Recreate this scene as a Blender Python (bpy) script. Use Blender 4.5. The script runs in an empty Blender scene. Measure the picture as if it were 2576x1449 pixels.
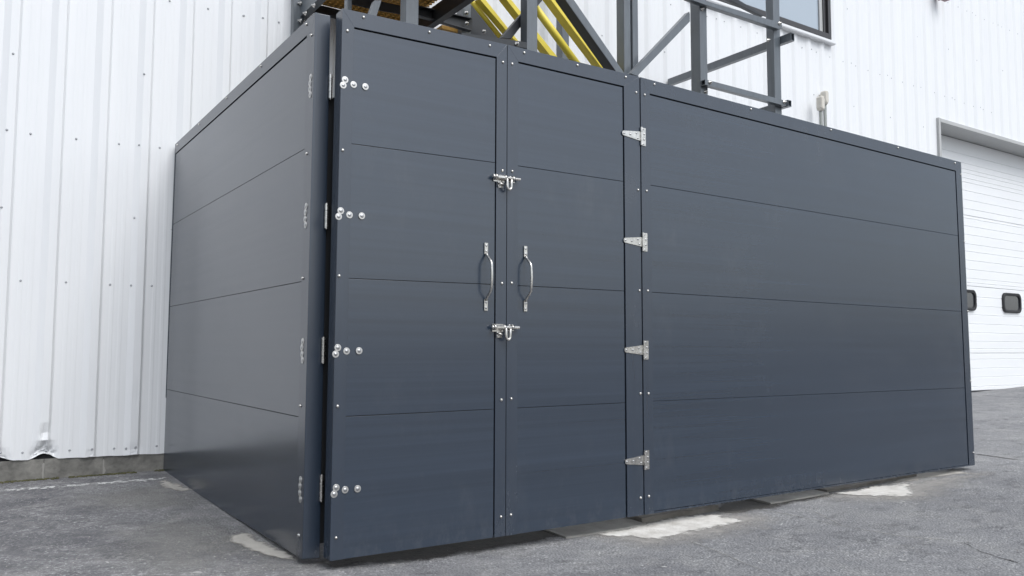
import bpy, math, random
from mathutils import Vector, noise
random.seed(7)
rad = math.radians
S = bpy.context.scene
C = S.collection

# ---------------------------------------------------------------- camera
CAM = Vector((-1.2689, -3.5063, 0.9064)); YAW, PIT, ROL, FPX = 0.5924, 0.0747, 0.0029, 2053.7
fw = Vector((math.sin(YAW)*math.cos(PIT), math.cos(YAW)*math.cos(PIT), math.sin(PIT)))
r0 = Vector((math.cos(YAW), -math.sin(YAW), 0)); u0 = r0.cross(fw)
rt = r0*math.cos(ROL)+u0*math.sin(ROL); up = -r0*math.sin(ROL)+u0*math.cos(ROL)
cd = bpy.data.cameras.new('camera'); cam = bpy.data.objects.new('camera', cd); C.objects.link(cam)
from mathutils import Matrix
cam.matrix_world = Matrix(((rt.x, up.x, -fw.x, CAM.x), (rt.y, up.y, -fw.y, CAM.y), (rt.z, up.z, -fw.z, CAM.z), (0, 0, 0, 1)))
cd.sensor_width = 36; cd.lens = FPX/2576*36; cd.clip_end = 1000; cd.clip_start = .05
S.camera = cam

# ---------------------------------------------------------------- light
SUN_DIR = Vector((0.10, -0.72, 0.95)).normalized()     # towards the sun
EL = math.asin(SUN_DIR.z); AZ = math.atan2(SUN_DIR.x, SUN_DIR.y)
w = bpy.data.worlds.new('World'); S.world = w; w.use_nodes = True
nt = w.node_tree; nt.nodes.clear()
o = nt.nodes.new('ShaderNodeOutputWorld'); bg = nt.nodes.new('ShaderNodeBackground')
sky = nt.nodes.new('ShaderNodeTexSky'); sky.sky_type = 'NISHITA'; sky.sun_disc = False
sky.sun_elevation = EL; sky.sun_rotation = AZ; sky.dust_density = 3; sky.air_density = 1.2
hs = nt.nodes.new('ShaderNodeHueSaturation'); hs.inputs['Saturation'].default_value = .30
tn = nt.nodes.new('ShaderNodeMix'); tn.data_type = 'RGBA'; tn.blend_type = 'MULTIPLY'; tn.inputs[0].default_value = 1; tn.inputs[7].default_value = (.95, .995, 1.048, 1)
nt.links.new(sky.outputs[0], hs.inputs['Color']); nt.links.new(hs.outputs[0], tn.inputs[6]); nt.links.new(tn.outputs[2], bg.inputs[0])
bg.inputs[1].default_value = .115; nt.links.new(bg.outputs[0], o.inputs[0])
sl = bpy.data.lights.new('sun', 'SUN'); sl.energy = 1.15; sl.angle = rad(40); sl.color = (1, .99, .985)
so = bpy.data.objects.new('sun', sl); C.objects.link(so); so.rotation_euler = SUN_DIR.to_track_quat('Z', 'Y').to_euler()
so.location = (0, -5, 12)
S.view_settings.view_transform = 'Standard'; S.view_settings.look = 'None'
S.view_settings.gamma = 1; S.view_settings.use_curve_mapping = False; S.view_settings.exposure = 0.60
S.render.engine = 'CYCLES'; S.cycles.max_bounces = 8

# ---------------------------------------------------------------- surveying: bearings read from the photograph, met with real planes
def ray(px, py): return fw + rt*((px-1288)/FPX) - up*((py-724.5)/FPX)
def at(px, py, **k):
    (a, v), = k.items(); i = 'xyz'.index(a); d = ray(px, py)
    return CAM + d*((v-CAM[i])/d[i])
Z2 = lambda x, y: (x/4.551+723.2, y/4.551)
Z3 = lambda x, y: (x/4.551+1163.5, y/4.551)
Z4 = lambda x, y: (x/4.551+1509.3, y/4.551)
Z5 = lambda x, y: (x/4.112+1949.6, y/4.112)
Z1 = lambda x, y: (x/2.8797, y/2.8797)
Z8 = lambda x, y: (x/2.8654, y/2.8654+943.3)
D = 2.952      # wall of the building
YD = -.130     # front plane of the doors
YB = 1.40      # front row of the stair tower

# ---------------------------------------------------------------- materials
def mat(name, col, rough=.5, metal=0, spec=.5, var=0, vscale=3, stretch=(1, 1, 1), bump=0, bscale=60, bstretch=(1, 1, 1), col2=None, coat=0, rv=.06):
    m = bpy.data.materials.new(name); m.use_nodes = True; n = m.node_tree.nodes; l = m.node_tree.links
    b = n['Principled BSDF']; b.inputs['Base Color'].default_value = (*col, 1); b.inputs['Roughness'].default_value = rough
    b.inputs['Metallic'].default_value = metal; b.inputs['Specular IOR Level'].default_value = spec
    if coat: b.inputs['Coat Weight'].default_value = coat; b.inputs['Coat Roughness'].default_value = .2
    tc = n.new('ShaderNodeNewGeometry')
    if var:
        mp = n.new('ShaderNodeMapping'); mp.inputs['Scale'].default_value = stretch; l.new(tc.outputs['Position'], mp.inputs[0])
        t = n.new('ShaderNodeTexNoise'); t.inputs['Scale'].default_value = vscale; t.inputs['Detail'].default_value = 7; t.inputs['Roughness'].default_value = .62
        l.new(mp.outputs[0], t.inputs['Vector'])
        r = n.new('ShaderNodeValToRGB'); r.color_ramp.elements[0].position = .3; r.color_ramp.elements[1].position = .72
        c2 = col2 or tuple(c*(1+var) for c in col)
        r.color_ramp.elements[0].color = (*[c*(1-var) for c in col], 1); r.color_ramp.elements[1].color = (*c2, 1)
        l.new(t.outputs['Fac'], r.inputs[0]); l.new(r.outputs[0], b.inputs['Base Color'])
        mr = n.new('ShaderNodeMapRange'); mr.inputs['To Min'].default_value = max(.03, rough-rv); mr.inputs['To Max'].default_value = rough+rv
        l.new(t.outputs['Fac'], mr.inputs[0]); l.new(mr.outputs[0], b.inputs['Roughness'])
    if bump:
        mp = n.new('ShaderNodeMapping'); mp.inputs['Scale'].default_value = bstretch; l.new(tc.outputs['Position'], mp.inputs[0])
        t = n.new('ShaderNodeTexNoise'); t.inputs['Scale'].default_value = bscale; t.inputs['Detail'].default_value = 4
        l.new(mp.outputs[0], t.inputs['Vector'])
        bp = n.new('ShaderNodeBump'); bp.inputs['Strength'].default_value = bump; bp.inputs['Distance'].default_value = .01
        l.new(t.outputs['Fac'], bp.inputs['Height']); l.new(bp.outputs[0], b.inputs['Normal'])
    return m

def grime(m, top=.16):
    """dried splash and dust that has stuck to the foot of the boards, plus faint handling smudges in the sheen"""
    n = m.node_tree.nodes; l = m.node_tree.links; b = n['Principled BSDF']; g_ = n.new('ShaderNodeNewGeometry')
    def nz(sc, st=(1, 1, 1), det=6):
        mp = n.new('ShaderNodeMapping'); mp.inputs['Scale'].default_value = st; l.new(g_.outputs['Position'], mp.inputs[0])
        t = n.new('ShaderNodeTexNoise'); t.inputs['Scale'].default_value = sc; t.inputs['Detail'].default_value = det; t.inputs['Roughness'].default_value = .7; l.new(mp.outputs[0], t.inputs['Vector']); return t.outputs['Fac']
    def rng(s_, a, b_, c_, d_):
        r = n.new('ShaderNodeMapRange'); r.inputs['From Min'].default_value = a; r.inputs['From Max'].default_value = b_; r.inputs['To Min'].default_value = c_; r.inputs['To Max'].default_value = d_; l.new(s_, r.inputs[0]); return r.outputs[0]
    def op(k, a, b_):
        x = n.new('ShaderNodeMath'); x.operation = k; l.new(a, x.inputs[0])
        if isinstance(b_, float): x.inputs[1].default_value = b_
        else: l.new(b_, x.inputs[1])
        return x.outputs[0]
    sx = n.new('ShaderNodeSeparateXYZ'); l.new(g_.outputs['Position'], sx.inputs[0])
    f = op('MULTIPLY', rng(sx.outputs['Z'], 0, top, 1, 0), rng(nz(14, (1, 1, .5)), .48, .75, .0, .16))
    sm = op('MULTIPLY', rng(nz(1.6), .52, .72, 0, 1), rng(nz(9, (1, 1, .35)), .4, .75, 0, .12))
    f = op('MAXIMUM', f, sm)
    src = b.inputs['Base Color'].links[0].from_socket; rs = b.inputs['Roughness'].links[0].from_socket
    mx = n.new('ShaderNodeMix'); mx.data_type = 'RGBA'; l.new(f, mx.inputs[0]); l.new(src, mx.inputs[6]); mx.inputs[7].default_value = (.19, .19, .185, 1); l.new(mx.outputs[2], b.inputs['Base Color'])
    l.new(op('ADD', rs, op('MULTIPLY', f, .35)), b.inputs['Roughness'])
    return m

SL = (.022, .034, .054)
M = dict(
    slate=mat('slate composite board', SL, 
        .21, spec=1., var=.16, vscale=5, stretch=(.06, .06, 5), bump=.009, bscale=7, bstretch=(.03, .03, 3), rv=.03),
    trim=mat('slate trim', (.021, .032, .051), .26, spec=1., var=.08, vscale=4, stretch=(4, 4, .4), bump=0, rv=.015, bscale=30, bstretch=(3, 3, .5)),
    core=mat('black backing', (.012, .013, .015), .8),
    zinc=mat('stainless steel', (.64, .62, .585), .27, metal=1, var=.22, vscale=40),
    washer=mat('satin washer', (.60, .59, .57), .42, metal=1),
    screwhead=mat('painted screw head', (.42, .43, .45), .5, metal=.3),
    mortar=mat('mortar', (.30, .29, .27), .9),
    screw=mat('galvanised screw', (.5, .5, .5), .35, metal=1),
    siding=mat('white painted steel siding', (.775, .785, .80), .42, var=.02, vscale=1.6, stretch=(2.5, 2.5, .25), bump=.05, bscale=3, bstretch=(1, 1, .3), col2=(.80, .81, .82)),
    doorwhite=mat('white door paint', (.82, .83, .84), .38, var=.02, vscale=2.5, stretch=(.4, 1, 2), bump=.15, bscale=300),
    soffit=mat('grey white trim', (.44, .445, .44), .5, var=.06, vscale=2),
    concrete=mat('grey concrete', (.16, .157, .145), .85, var=.5, vscale=7, bump=.6, bscale=35, col2=(.30, .29, .265)),
    pale=mat('pale cement', (.56, .53, .48), .9, var=.10, vscale=6, bump=.5, bscale=70, col2=(.68, .66, .61)),
    tan=mat('stained concrete', (.20, .18, .155), .9, var=.35, vscale=4, bump=.8, bscale=30, col2=(.32, .30, .27)),
    steel=mat('grey painted steel', (.098, .114, .130), .33, spec=.9, var=.16, vscale=9, stretch=(3, 3, .5), bump=.05, bscale=50),
    steeldark=mat('charcoal painted steel', (.028, .031, .036), .42, var=.2, vscale=9),
    yellow=mat('yellow railing paint', (.76, .62, .07), .42, var=.06, vscale=6),
    grate=mat('ochre fibreglass', (.36, .20, .035), .6, var=.2, vscale=12),
    frame=mat('dark bronze window frame', (.045, .043, .045), .35),
    rubber=mat('black rubber', (.02, .02, .022), .6),
    conduit=mat('beige conduit paint', (.60, .57, .51), .45, var=.08, vscale=20),
    pipe=mat('grey conduit pipe', (.22, .235, .225), .45, var=.08, vscale=20),
    lightslab=mat('smooth grey concrete', (.27, .26, .24), .8, var=.22, vscale=6, bump=.4, bscale=40, col2=(.36, .35, .325)),
    moss=mat('moss', (.06, .07, .025), .95, var=.5, vscale=25, bump=.8, bscale=120, col2=(.13, .12, .06)),
    rust=mat('lamp housing', (.30, .20, .22), .5, var=.2, vscale=20),
)
grime(M['slate']); grime(M['trim'], .12)
# window glass with the pale sky reflection also put into its colour; dark glass for the small door lights
def glass(name, col, rough=.06, spec=1.0):
    m = bpy.data.materials.new(name); m.use_nodes = True; b = m.node_tree.nodes['Principled BSDF']
    b.inputs['Base Color'].default_value = (*col, 1); b.inputs['Roughness'].default_value = rough; b.inputs['Specular IOR Level'].default_value = spec
    b.inputs['Coat Weight'].default_value = .8; b.inputs['Coat Roughness'].default_value = .03
    return m
M['glass'] = glass('window glass with sky tint', (.36, .42, .48))
M['dglass'] = glass('dark door glass', (.035, .038, .045), .12)

def asphalt():
    m = bpy.data.materials.new('weathered asphalt'); m.use_nodes = True; n = m.node_tree.nodes; l = m.node_tree.links; b = n['Principled BSDF']
    b.inputs['Roughness'].default_value = .82; g = n.new('ShaderNodeNewGeometry'); P = g.outputs['Position']
    def nz(sc, det=6, ro=.6, st=None, dist=0):
        t = n.new('ShaderNodeTexNoise'); t.inputs['Scale'].default_value = sc; t.inputs['Detail'].default_value = det; t.inputs['Roughness'].default_value = ro
        t.inputs['Distortion'].default_value = dist
        if st:
            mp = n.new('ShaderNodeMapping'); mp.inputs['Scale'].default_value = st; l.new(P, mp.inputs[0]); l.new(mp.outputs[0], t.inputs['Vector'])
        else: l.new(P, t.inputs['Vector'])
        return t.outputs['Fac']
    def ramp(s, a, ca, bb, cb):
        r = n.new('ShaderNodeValToRGB'); e = r.color_ramp.elements
        e[0].position = a; e[0].color = (*ca, 1); e[1].position = bb; e[1].color = (*cb, 1); l.new(s, r.inputs[0]); return r.outputs[0]
    def mix(f, a, bcol, mode='MIX'):
        x = n.new('ShaderNodeMix'); x.data_type = 'RGBA'; x.blend_type = mode
        if isinstance(f, float): x.inputs[0].default_value = f
        else: l.new(f, x.inputs[0])
        l.new(a, x.inputs[6])
        if isinstance(bcol, tuple): x.inputs[7].default_value = (*bcol, 1)
        else: l.new(bcol, x.inputs[7])
        return x.outputs[2]
    base = ramp(nz(.9, 9, .62, dist=.8), .36, (.070, .069, .078), .66, (.190, .189, .190))
    # asphalt tone blended along x: darker at the left, paler towards the right
    sx = n.new('ShaderNodeSeparateXYZ'); l.new(P, sx.inputs[0])
    dx = n.new('ShaderNodeMapRange'); dx.inputs['From Min'].default_value = -1.0; dx.inputs['From Max'].default_value = .9; l.new(sx.outputs['X'], dx.inputs[0])
    col = mix(dx.outputs[0], mix(.35, base, (.072, .070, .082)), mix(.5, base, (.27, .272, .28)))
    col = mix(ramp(nz(3.2, 10, .72, dist=.5), .47, (0, 0, 0), .66, (.6,)*3), col, (.31, .305, .295))
    col = mix(ramp(nz(5, 8, .7, st=(1, 1.8, 1)), .52, (0, 0, 0), .66, (.55,)*3), col, (.055, .054, .060))
    cl = ramp(nz(2.2, 6, .7, dist=1.0), .38, (.12,)*3, .62, (1,)*3)
    def mul(a_, b_):
        x = n.new('ShaderNodeMath'); x.operation = 'MULTIPLY'; l.new(a_, x.inputs[0]); l.new(b_, x.inputs[1]); return x.outputs[0]
    col = mix(mul(cl, ramp(nz(30, 5, .85, dist=.4), .50, (0,)*3, .66, (.85,)*3)), col, (.38, .38, .38))
    v = n.new('ShaderNodeTexVoronoi'); v.inputs['Scale'].default_value = 80; l.new(P, v.inputs['Vector'])
    col = mix(ramp(v.outputs['Distance'], .0, (.45,)*3, .5, (0,)*3), col, (.05, .05, .056))
    col = mix(mul(cl, ramp(nz(58, 4, .8), .56, (0,)*3, .68, (1,)*3)), col, (.60, .60, .59))
    col = mix(ramp(nz(12, 3, .5), .72, (0,)*3, .75, (.8,)*3), col, (.55, .54, .52))
    l.new(col, b.inputs['Base Color'])
    ad = n.new('ShaderNodeMath'); ad.operation = 'MULTIPLY_ADD'; l.new(nz(60, 5, .7), ad.inputs[0]); ad.inputs[1].default_value = .6; l.new(v.outputs['Distance'], ad.inputs[2])
    bp = n.new('ShaderNodeBump'); bp.inputs['Strength'].default_value = .75; bp.inputs['Distance'].default_value = .008; l.new(ad.outputs[0], bp.inputs['Height']); l.new(bp.outputs[0], b.inputs['Normal'])
    return m
M['asphalt'] = asphalt()

# ---------------------------------------------------------------- object helpers
WP = {}
def wpos(o): return WP.get(o.name, Vector((0, 0, 0)))
def link(name, V, F, m, parent=None, smooth=False, bevel=0, origin=None):
    """one mesh object from world-space vertices"""
    V = [Vector(v) for v in V]
    if origin is None:
        lo = Vector([min(v[i] for v in V) for i in range(3)]); hi = Vector([max(v[i] for v in V) for i in range(3)]); origin = (lo+hi)/2
        if parent is None: origin.z = lo.z
    me = bpy.data.meshes.new(name); me.from_pydata([tuple(v-origin) for v in V], [], F); me.update()
    ob = bpy.data.objects.new(name, me); C.objects.link(ob); me.materials.append(M[m] if isinstance(m, str) else m)
    if smooth:
        for p in me.polygons: p.use_smooth = True
    if bevel:
        b = ob.modifiers.new('bevel', 'BEVEL'); b.width = bevel; b.segments = 2; b.limit_method = 'ANGLE'; b.angle_limit = rad(40)
    WP[ob.name] = Vector(origin)
    if parent is not None: ob.parent = parent; ob.location = Vector(origin)-wpos(parent)
    else: ob.location = origin
    return ob
def inst(name, me, loc, parent, rot=(0, 0, 0)):
    ob = bpy.data.objects.new(name, me); C.objects.link(ob); ob.parent = parent; ob.location = Vector(loc)-wpos(parent); ob.rotation_euler = rot
    WP[ob.name] = Vector(loc); return ob
def empty(name, loc, label, cat, group=None):
    ob = bpy.data.objects.new(name, None); C.objects.link(ob); ob.location = loc; ob.empty_display_size = .3; WP[ob.name] = Vector(loc)
    ob['label'] = label; ob['category'] = cat
    if group: ob['group'] = group
    return ob
class MB:
    def __init__(s): s.V = []; s.F = []
    def add(s, V, F): n = len(s.V); s.V += [Vector(v) for v in V]; s.F += [tuple(i+n for i in f) for f in F]; return s
    def box(s, x0, x1, y0, y1, z0, z1):
        return s.add([(x0, y0, z0), (x1, y0, z0), (x1, y1, z0), (x0, y1, z0), (x0, y0, z1), (x1, y0, z1), (x1, y1, z1), (x0, y1, z1)],
                     [(0, 3, 2, 1), (4, 5, 6, 7), (0, 1, 5, 4), (1, 2, 6, 5), (2, 3, 7, 6), (3, 0, 4, 7)])
    def prism(s, pts, d):
        """pts: planar loop, d: extrusion vector"""
        pts = [Vector(p) for p in pts]; d = Vector(d); n = len(pts)
        nr = sum(((pts[i]-pts[0]).cross(pts[(i+1) % n]-pts[0]) for i in range(n)), Vector())
        if nr.dot(d) > 0: pts = pts[::-1]
        V = pts+[p+d for p in pts]; F = [tuple(range(n)), tuple(range(2*n-1, n-1, -1))]
        for i in range(n): j = (i+1) % n; F.append((i, i+n, j+n, j))
        return s.add(V, F)
    def tube(s, path, r, n=12, caps=True):
        path = [Vector(p) for p in path]; k = len(path); base = len(s.V); ref = None
        rs = r if isinstance(r, (list, tuple)) else [r]*k
        for i, p in enumerate(path):
            t = (path[min(i+1, k-1)]-path[max(i-1, 0)]).normalized()
            if ref is None: ref = Vector((0, 0, 1)) if abs(t.z) < .8 else Vector((1, 0, 0))
            a = (ref-t*ref.dot(t)).normalized(); b = t.cross(a); ref = a
            for j in range(n): q = 2*math.pi*j/n; s.V.append(p+(a*math.cos(q)+b*math.sin(q))*rs[i])
        for i in range(k-1):
            for j in range(n):
                j2 = (j+1) % n; s.F.append((base+i*n+j, base+i*n+j2, base+(i+1)*n+j2, base+(i+1)*n+j))
        if caps: s.F.append(tuple(base+j for j in range(n))[::-1]); s.F.append(tuple(base+(k-1)*n+j for j in range(n)))
        return s
    def build(s, name, m, parent=None, **k): return link(name, s.V, s.F, m, parent, **k)
def quad(name, pts, d, m, parent, bevel=0): return MB().prism(pts, d).build(name, m, parent, bevel=bevel)

def dome(name, prof, m, n=14):
    """lathe about -y axis (faces the viewer of a front wall); prof = [(radius, height)]"""
    V = []; F = []
    for r, h in prof:
        for j in range(n): q = 2*math.pi*j/n; V.append((r*math.cos(q), -h, r*math.sin(q)))
    for i in range(len(prof)-1):
        for j in range(n): j2 = (j+1) % n; F.append((i*n+j, i*n+j2, (i+1)*n+j2, (i+1)*n+j))
    F.append(tuple((len(prof)-1)*n+j for j in range(n)))
    me = bpy.data.meshes.new(name); me.from_pydata(V, [], F); me.materials.append(M[m])
    for p in me.polygons: p.use_smooth = True
    return me
ME_RIVET = dome('rivet', [(.0075, 0), (.0073, .002), (.0062, .0045), (.0038, .0064), (.0015, .007)], 'zinc')
ME_WASH = dome('washer_bolt', [(.0165, 0), (.0165, .002), (.0155, .0028), (.0085, .0032), (.0075, .005), (.006, .0078), (.003, .009)], 'zinc', 18)
ME_WASH = dome('washer_bolt', [(.0155, -.001), (.0155, .0018), (.0150, .0022), (.0088, .0024), (.0080, .0026), (.0072, .0040), (.0050, .0052), (.0022, .0056)], 'washer', 18)
ME_WASH.materials.append(M['screw'])
for p in ME_WASH.polygons:
    p.use_smooth = False
    c_ = p.center
    if math.hypot(c_.x, c_.z) < .0083 or p.index == len(ME_WASH.polygons)-1: p.material_index = 1; p.use_smooth = True
ME_SCREW = dome('siding_screw', [(.0085, 0), (.008, .0015), (.0052, .002), (.0048, .006), (.003, .007)], 'screwhead', 8)
ME_HSCREW = dome('hinge_screw', [(.0062, 0), (.0058, .002), (.004, .0035), (.0015, .004)], 'screw', 10)
ME_BOLT = dome('bolt', [(.019, 0), (.019, .004), (.0125, .004), (.0125, .013), (.007, .013), (.007, .024), (.004, .026)], 'zinc', 8)
FRONT = (0, 0, 0); LEFT = (0, 0, rad(-90))     # -y, -x

# ================================================================ ground
def FZ(x):
    K = ((-1, -.030), (0, -.035), (.5, -.070), (1.6, -.085), (3.4, -.065), (5.2, -.035))
    if x <= -1: return -.030
    for (a, u), (b, v) in zip(K, K[1:]):
        if x <= b: return u+(v-u)*(x-a)/(b-a)
    return -.035
def gz(x, y):
    t = min(max(y/D, -.3), 1.3); z = FZ(x)+(.014-FZ(x))*max(t, 0)+.006*min(t, 0)
    a = min(max((-x-.0)/.3+.5, 0), 1)                      # beside the left wall of the enclosure the paving is a touch higher
    if x > 5.2: z += .0315*(x-5.2)
    return z+.006*noise.noise(Vector((x*.6, y*.6, 3)))
def axis(dense0, dense1, step, far):
    a = []; v = dense0
    while v <= dense1: a.append(v); v += step
    s = step*1.6; v = dense1
    while v < far: v += s; s *= 1.5; a.append(v)
    s = step*1.6; v = dense0
    while v > -far: v -= s; s *= 1.5; a.insert(0, v)
    return a
xs = axis(-4, 18, .25, 260); ys = axis(-4, 5, .25, 260)
V = [(x, y, gz(x, y) if -60 < x < 18 else gz(max(-60, min(x, 18)), y)) for y in ys for x in xs]
n = len(xs); F = [(j*n+i, j*n+i+1, (j+1)*n+i+1, (j+1)*n+i) for j in range(len(ys)-1) for i in range(n-1)]
g = link('ground', V, F, 'asphalt', smooth=True, origin=Vector((0, 0, 0))); g['kind'] = 'structure'

def onground(px, py, dz=0):
    z = -.03
    for _ in range(6): p = at(px, py, z=z); z = gz(p.x, p.y)
    return Vector((p.x, p.y, gz(p.x, p.y)+dz))
def patch(name, pix, m, th=.005, lift=0., rough=.02, fade=.05, cell=.02):
    """a thin irregular coat: fine sheet following the ground, 'wear' falls off across its outline"""
    pg = [onground(*p) for p in pix]; n_ = len(pg)
    def sd(x, y):
        best = 9; inside = False
        for i in range(n_):
            a, b = pg[i], pg[(i+1) % n_]; ex, ey = b.x-a.x, b.y-a.y; t = max(0, min(1, ((x-a.x)*ex+(y-a.y)*ey)/(ex*ex+ey*ey)))
            best = min(best, math.hypot(x-a.x-ex*t, y-a.y-ey*t))
            if (a.y > y) != (b.y > y) and x < (b.x-a.x)*(y-a.y)/(b.y-a.y)+a.x: inside = not inside
        return best if inside else -best
    x0, x1 = min(p.x for p in pg)-fade, max(p.x for p in pg)+fade; y0, y1 = min(p.y for p in pg)-fade, max(p.y for p in pg)+fade
    nx, ny = int((x1-x0)/cell)+1, int((y1-y0)/cell)+1; G = {}; V = []; Wv = []; F = []
    def vid(i, j):
        if (i, j) not in G:
            x, y = x0+i*cell, y0+j*cell; d_ = sd(x, y)+rough*2*noise.noise(Vector((x*6, y*6, 0)))+rough*noise.noise(Vector((x*22, y*22, 5)))
            G[(i, j)] = (len(V), d_); V.append((x, y, gz(x, y)+.0025+lift)); Wv.append(max(0, min(1, .5+.5*d_/fade)))
        return G[(i, j)]
    for j in range(ny):
        for i in range(nx):
            q = [vid(i, j), vid(i+1, j), vid(i+1, j+1), vid(i, j+1)]
            if max(d_ for _, d_ in q) > -fade: F.append(tuple(k for k, _ in q))
    used = sorted({k for f in F for k in f}); mp = {k: i for i, k in enumerate(used)}
    ob = link(name, [V[k] for k in used], [tuple(mp[k] for k in f) for f in F], m, smooth=True); ob['kind'] = 'structure'
    at_ = ob.data.attributes.new('wear', 'FLOAT', 'POINT'); at_.data.foreach_set('value', [Wv[k] for k in used])
    return ob
def speck_mat(name, col, thr, sc, under=(.12, .12, .125)):
    m = mat(name, col, .9); n_ = m.node_tree.nodes; l = m.node_tree.links; b = n_['Principled BSDF']
    g_ = n_.new('ShaderNodeNewGeometry'); t = n_.new('ShaderNodeTexNoise'); t.inputs['Scale'].default_value = sc; t.inputs['Detail'].default_value = 5; t.inputs['Roughness'].default_value = .75
    l.new(g_.outputs['Position'], t.inputs['Vector']); r = n_.new('ShaderNodeValToRGB'); e = r.color_ramp.elements
    e[0].position = thr-.05; e[0].color = (*under, 1); e[1].position = thr+.05; e[1].color = (*col, 1)
    l.new(t.outputs['Fac'], r.inputs[0]); l.new(r.outputs[0], b.inputs['Base Color'])
    bp = n_.new('ShaderNodeBump'); bp.inputs['Strength'].default_value = .6; bp.inputs['Distance'].default_value = .006; l.new(t.outputs['Fac'], bp.inputs['Height']); l.new(bp.outputs[0], b.inputs['Normal'])
    return m
def worn(m, sc, bias=0., attr=True, wd=.08, amax=1.):
    """thin coat that has worn through to the asphalt in ragged spots"""
    n_ = m.node_tree.nodes; l = m.node_tree.links; b = n_['Principled BSDF']; o_ = n_['Material Output']
    g_ = n_.new('ShaderNodeNewGeometry'); t = n_.new('ShaderNodeTexNoise'); t.inputs['Scale'].default_value = sc; t.inputs['Detail'].default_value = 7; t.inputs['Roughness'].default_value = .7
    l.new(g_.outputs['Position'], t.inputs['Vector'])
    if attr:
        a_ = n_.new('ShaderNodeAttribute'); a_.attribute_name = 'wear'; src = a_.outputs['Fac']
    ad = n_.new('ShaderNodeMath'); ad.operation = 'ADD'; l.new(t.outputs['Fac'], ad.inputs[0])
    if attr: l.new(src, ad.inputs[1])
    else: ad.inputs[1].default_value = .5
    mr = n_.new('ShaderNodeMapRange'); mr.inputs['From Min'].default_value = 1-bias-wd; mr.inputs['From Max'].default_value = 1-bias+wd; mr.inputs['To Max'].default_value = amax; l.new(ad.outputs[0], mr.inputs[0])
    tr = n_.new('ShaderNodeBsdfTransparent'); mx = n_.new('ShaderNodeMixShader'); l.new(mr.outputs[0], mx.inputs[0]); l.new(tr.outputs[0], mx.inputs[1]); l.new(b.outputs[0], mx.inputs[2]); l.new(mx.outputs[0], o_.inputs[0])
    return m
M['pale'] = worn(mat('pale cement', (.60, .57, .52), .9, var=.20, vscale=11, bump=.5, bscale=70, col2=(.74, .72, .68)), 22, -.0, wd=.14)
M['grit'] = mat('pale grit', (.4, .38, .35), .9, var=.3, vscale=30)
M['paint'] = speck_mat('worn white line paint', (.50, .50, .49), .50, 22)
M['dust'] = worn(mat('dusty cement film', (.42, .40, .365), .9, var=.12, vscale=12, bump=.4, bscale=70), 10, -.02, wd=.16)
M['haze'] = worn(mat('thin cement film', (.27, .265, .25), .9, var=.15, vscale=25, bump=.5, bscale=60), 6, -.05, wd=.30, amax=.45)
M['halo'] = worn(mat('loose cement dust', (.42, .40, .37), .9, var=.2, vscale=25, bump=.5, bscale=60), 11, -.02, wd=.3, amax=.6)
M['chalk'] = worn(mat('chalky scratch', (.36, .355, .335), .9), 30, .04, False, .2, .8)
M['undershade'] = worn(mat('damp dirt', (.045, .041, .036), .7, var=.4, vscale=20, bump=.5, bscale=60), 9, .0, wd=.24, amax=.78)  # dark dirt colour that also paints in the shade below the doors
M['paint'] = worn(mat('worn white line paint', (.58, .58, .57), .85), 26, .0, False, .05)
M['crack'] = worn(mat('dark crack', (.03, .028, .026), .95), 12, .06, False, .1)
Z7 = lambda x, y: (x/2.738+1635.1, y/2.738+1069.1)
Z6 = lambda x, y: (x/2.7308+754.7, y/2.7308+1194.9)   # 1.7173*1.5901
# white cement spills and dusty areas (kept clear of each other)
patch('cement_patch', [Z8(1655, 1165), Z8(1760, 1150), Z8(1900, 1215), Z8(2040, 1290), Z8(2150, 1345), Z8(2080, 1345), Z8(1900, 1295), Z8(1760, 1245), Z8(1680, 1210)], 'dust', lift=.003, rough=.015, fade=.05)
patch('cement_patch', [Z8(1130, 770), Z8(1200, 745), Z8(1270, 780), Z8(1370, 830), Z8(1330, 850), Z8(1200, 830)], 'dust', rough=.03)
patch('cement_patch', [(1525, 1342), (1600, 1325), (1700, 1302), (1800, 1298), (1858, 1313), (1800, 1328), (1720, 1343), (1650, 1356), (1600, 1352), (1545, 1350)], 'pale', lift=.003, rough=.025, fade=.075, cell=.015)
patch('cement_dust', [(1505, 1342), (1600, 1325), (1720, 1300), (1860, 1292), (1930, 1300), (1900, 1325), (1780, 1350), (1650, 1372), (1540, 1362)], 'halo', rough=.03, fade=.16, cell=.03)
patch('cement_dust', [Z7(1150, 495), Z7(1560, 430), Z7(1900, 380), Z7(2300, 330), Z7(2100, 400), Z7(1890, 510), Z7(1640, 520), Z7(1300, 520)], 'halo', rough=.03, fade=.16, cell=.03)
patch('cement_dust', [Z8(1560, 1110), Z8(1760, 1130), Z8(1960, 1235), Z8(2180, 1350), Z8(2240, 1420), Z8(2000, 1400), Z8(1720, 1300), Z8(1600, 1200)], 'haze', rough=.04, fade=.25, cell=.04)
patch('cement_dust', [Z8(640, 880), Z8(900, 820), Z8(1180, 800), Z8(1420, 870), Z8(1400, 930), Z8(1100, 955), Z8(740, 955)], 'haze', rough=.04, fade=.25, cell=.04)
patch('cement_dust', [Z8(1000, 1120), Z8(1250, 1040), Z8(1500, 1080), Z8(1640, 1230), Z8(1500, 1400), Z8(1150, 1420), Z8(880, 1290)], 'haze', rough=.04, fade=.25, cell=.04)
patch('cement_patch', [Z7(1300, 475), Z7(1560, 430), Z7(1815, 405), Z7(1790, 450), Z7(1800, 495), Z7(1640, 492), Z7(1480, 490)], 'pale', lift=.003, rough=.025, fade=.075, cell=.015)
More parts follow.
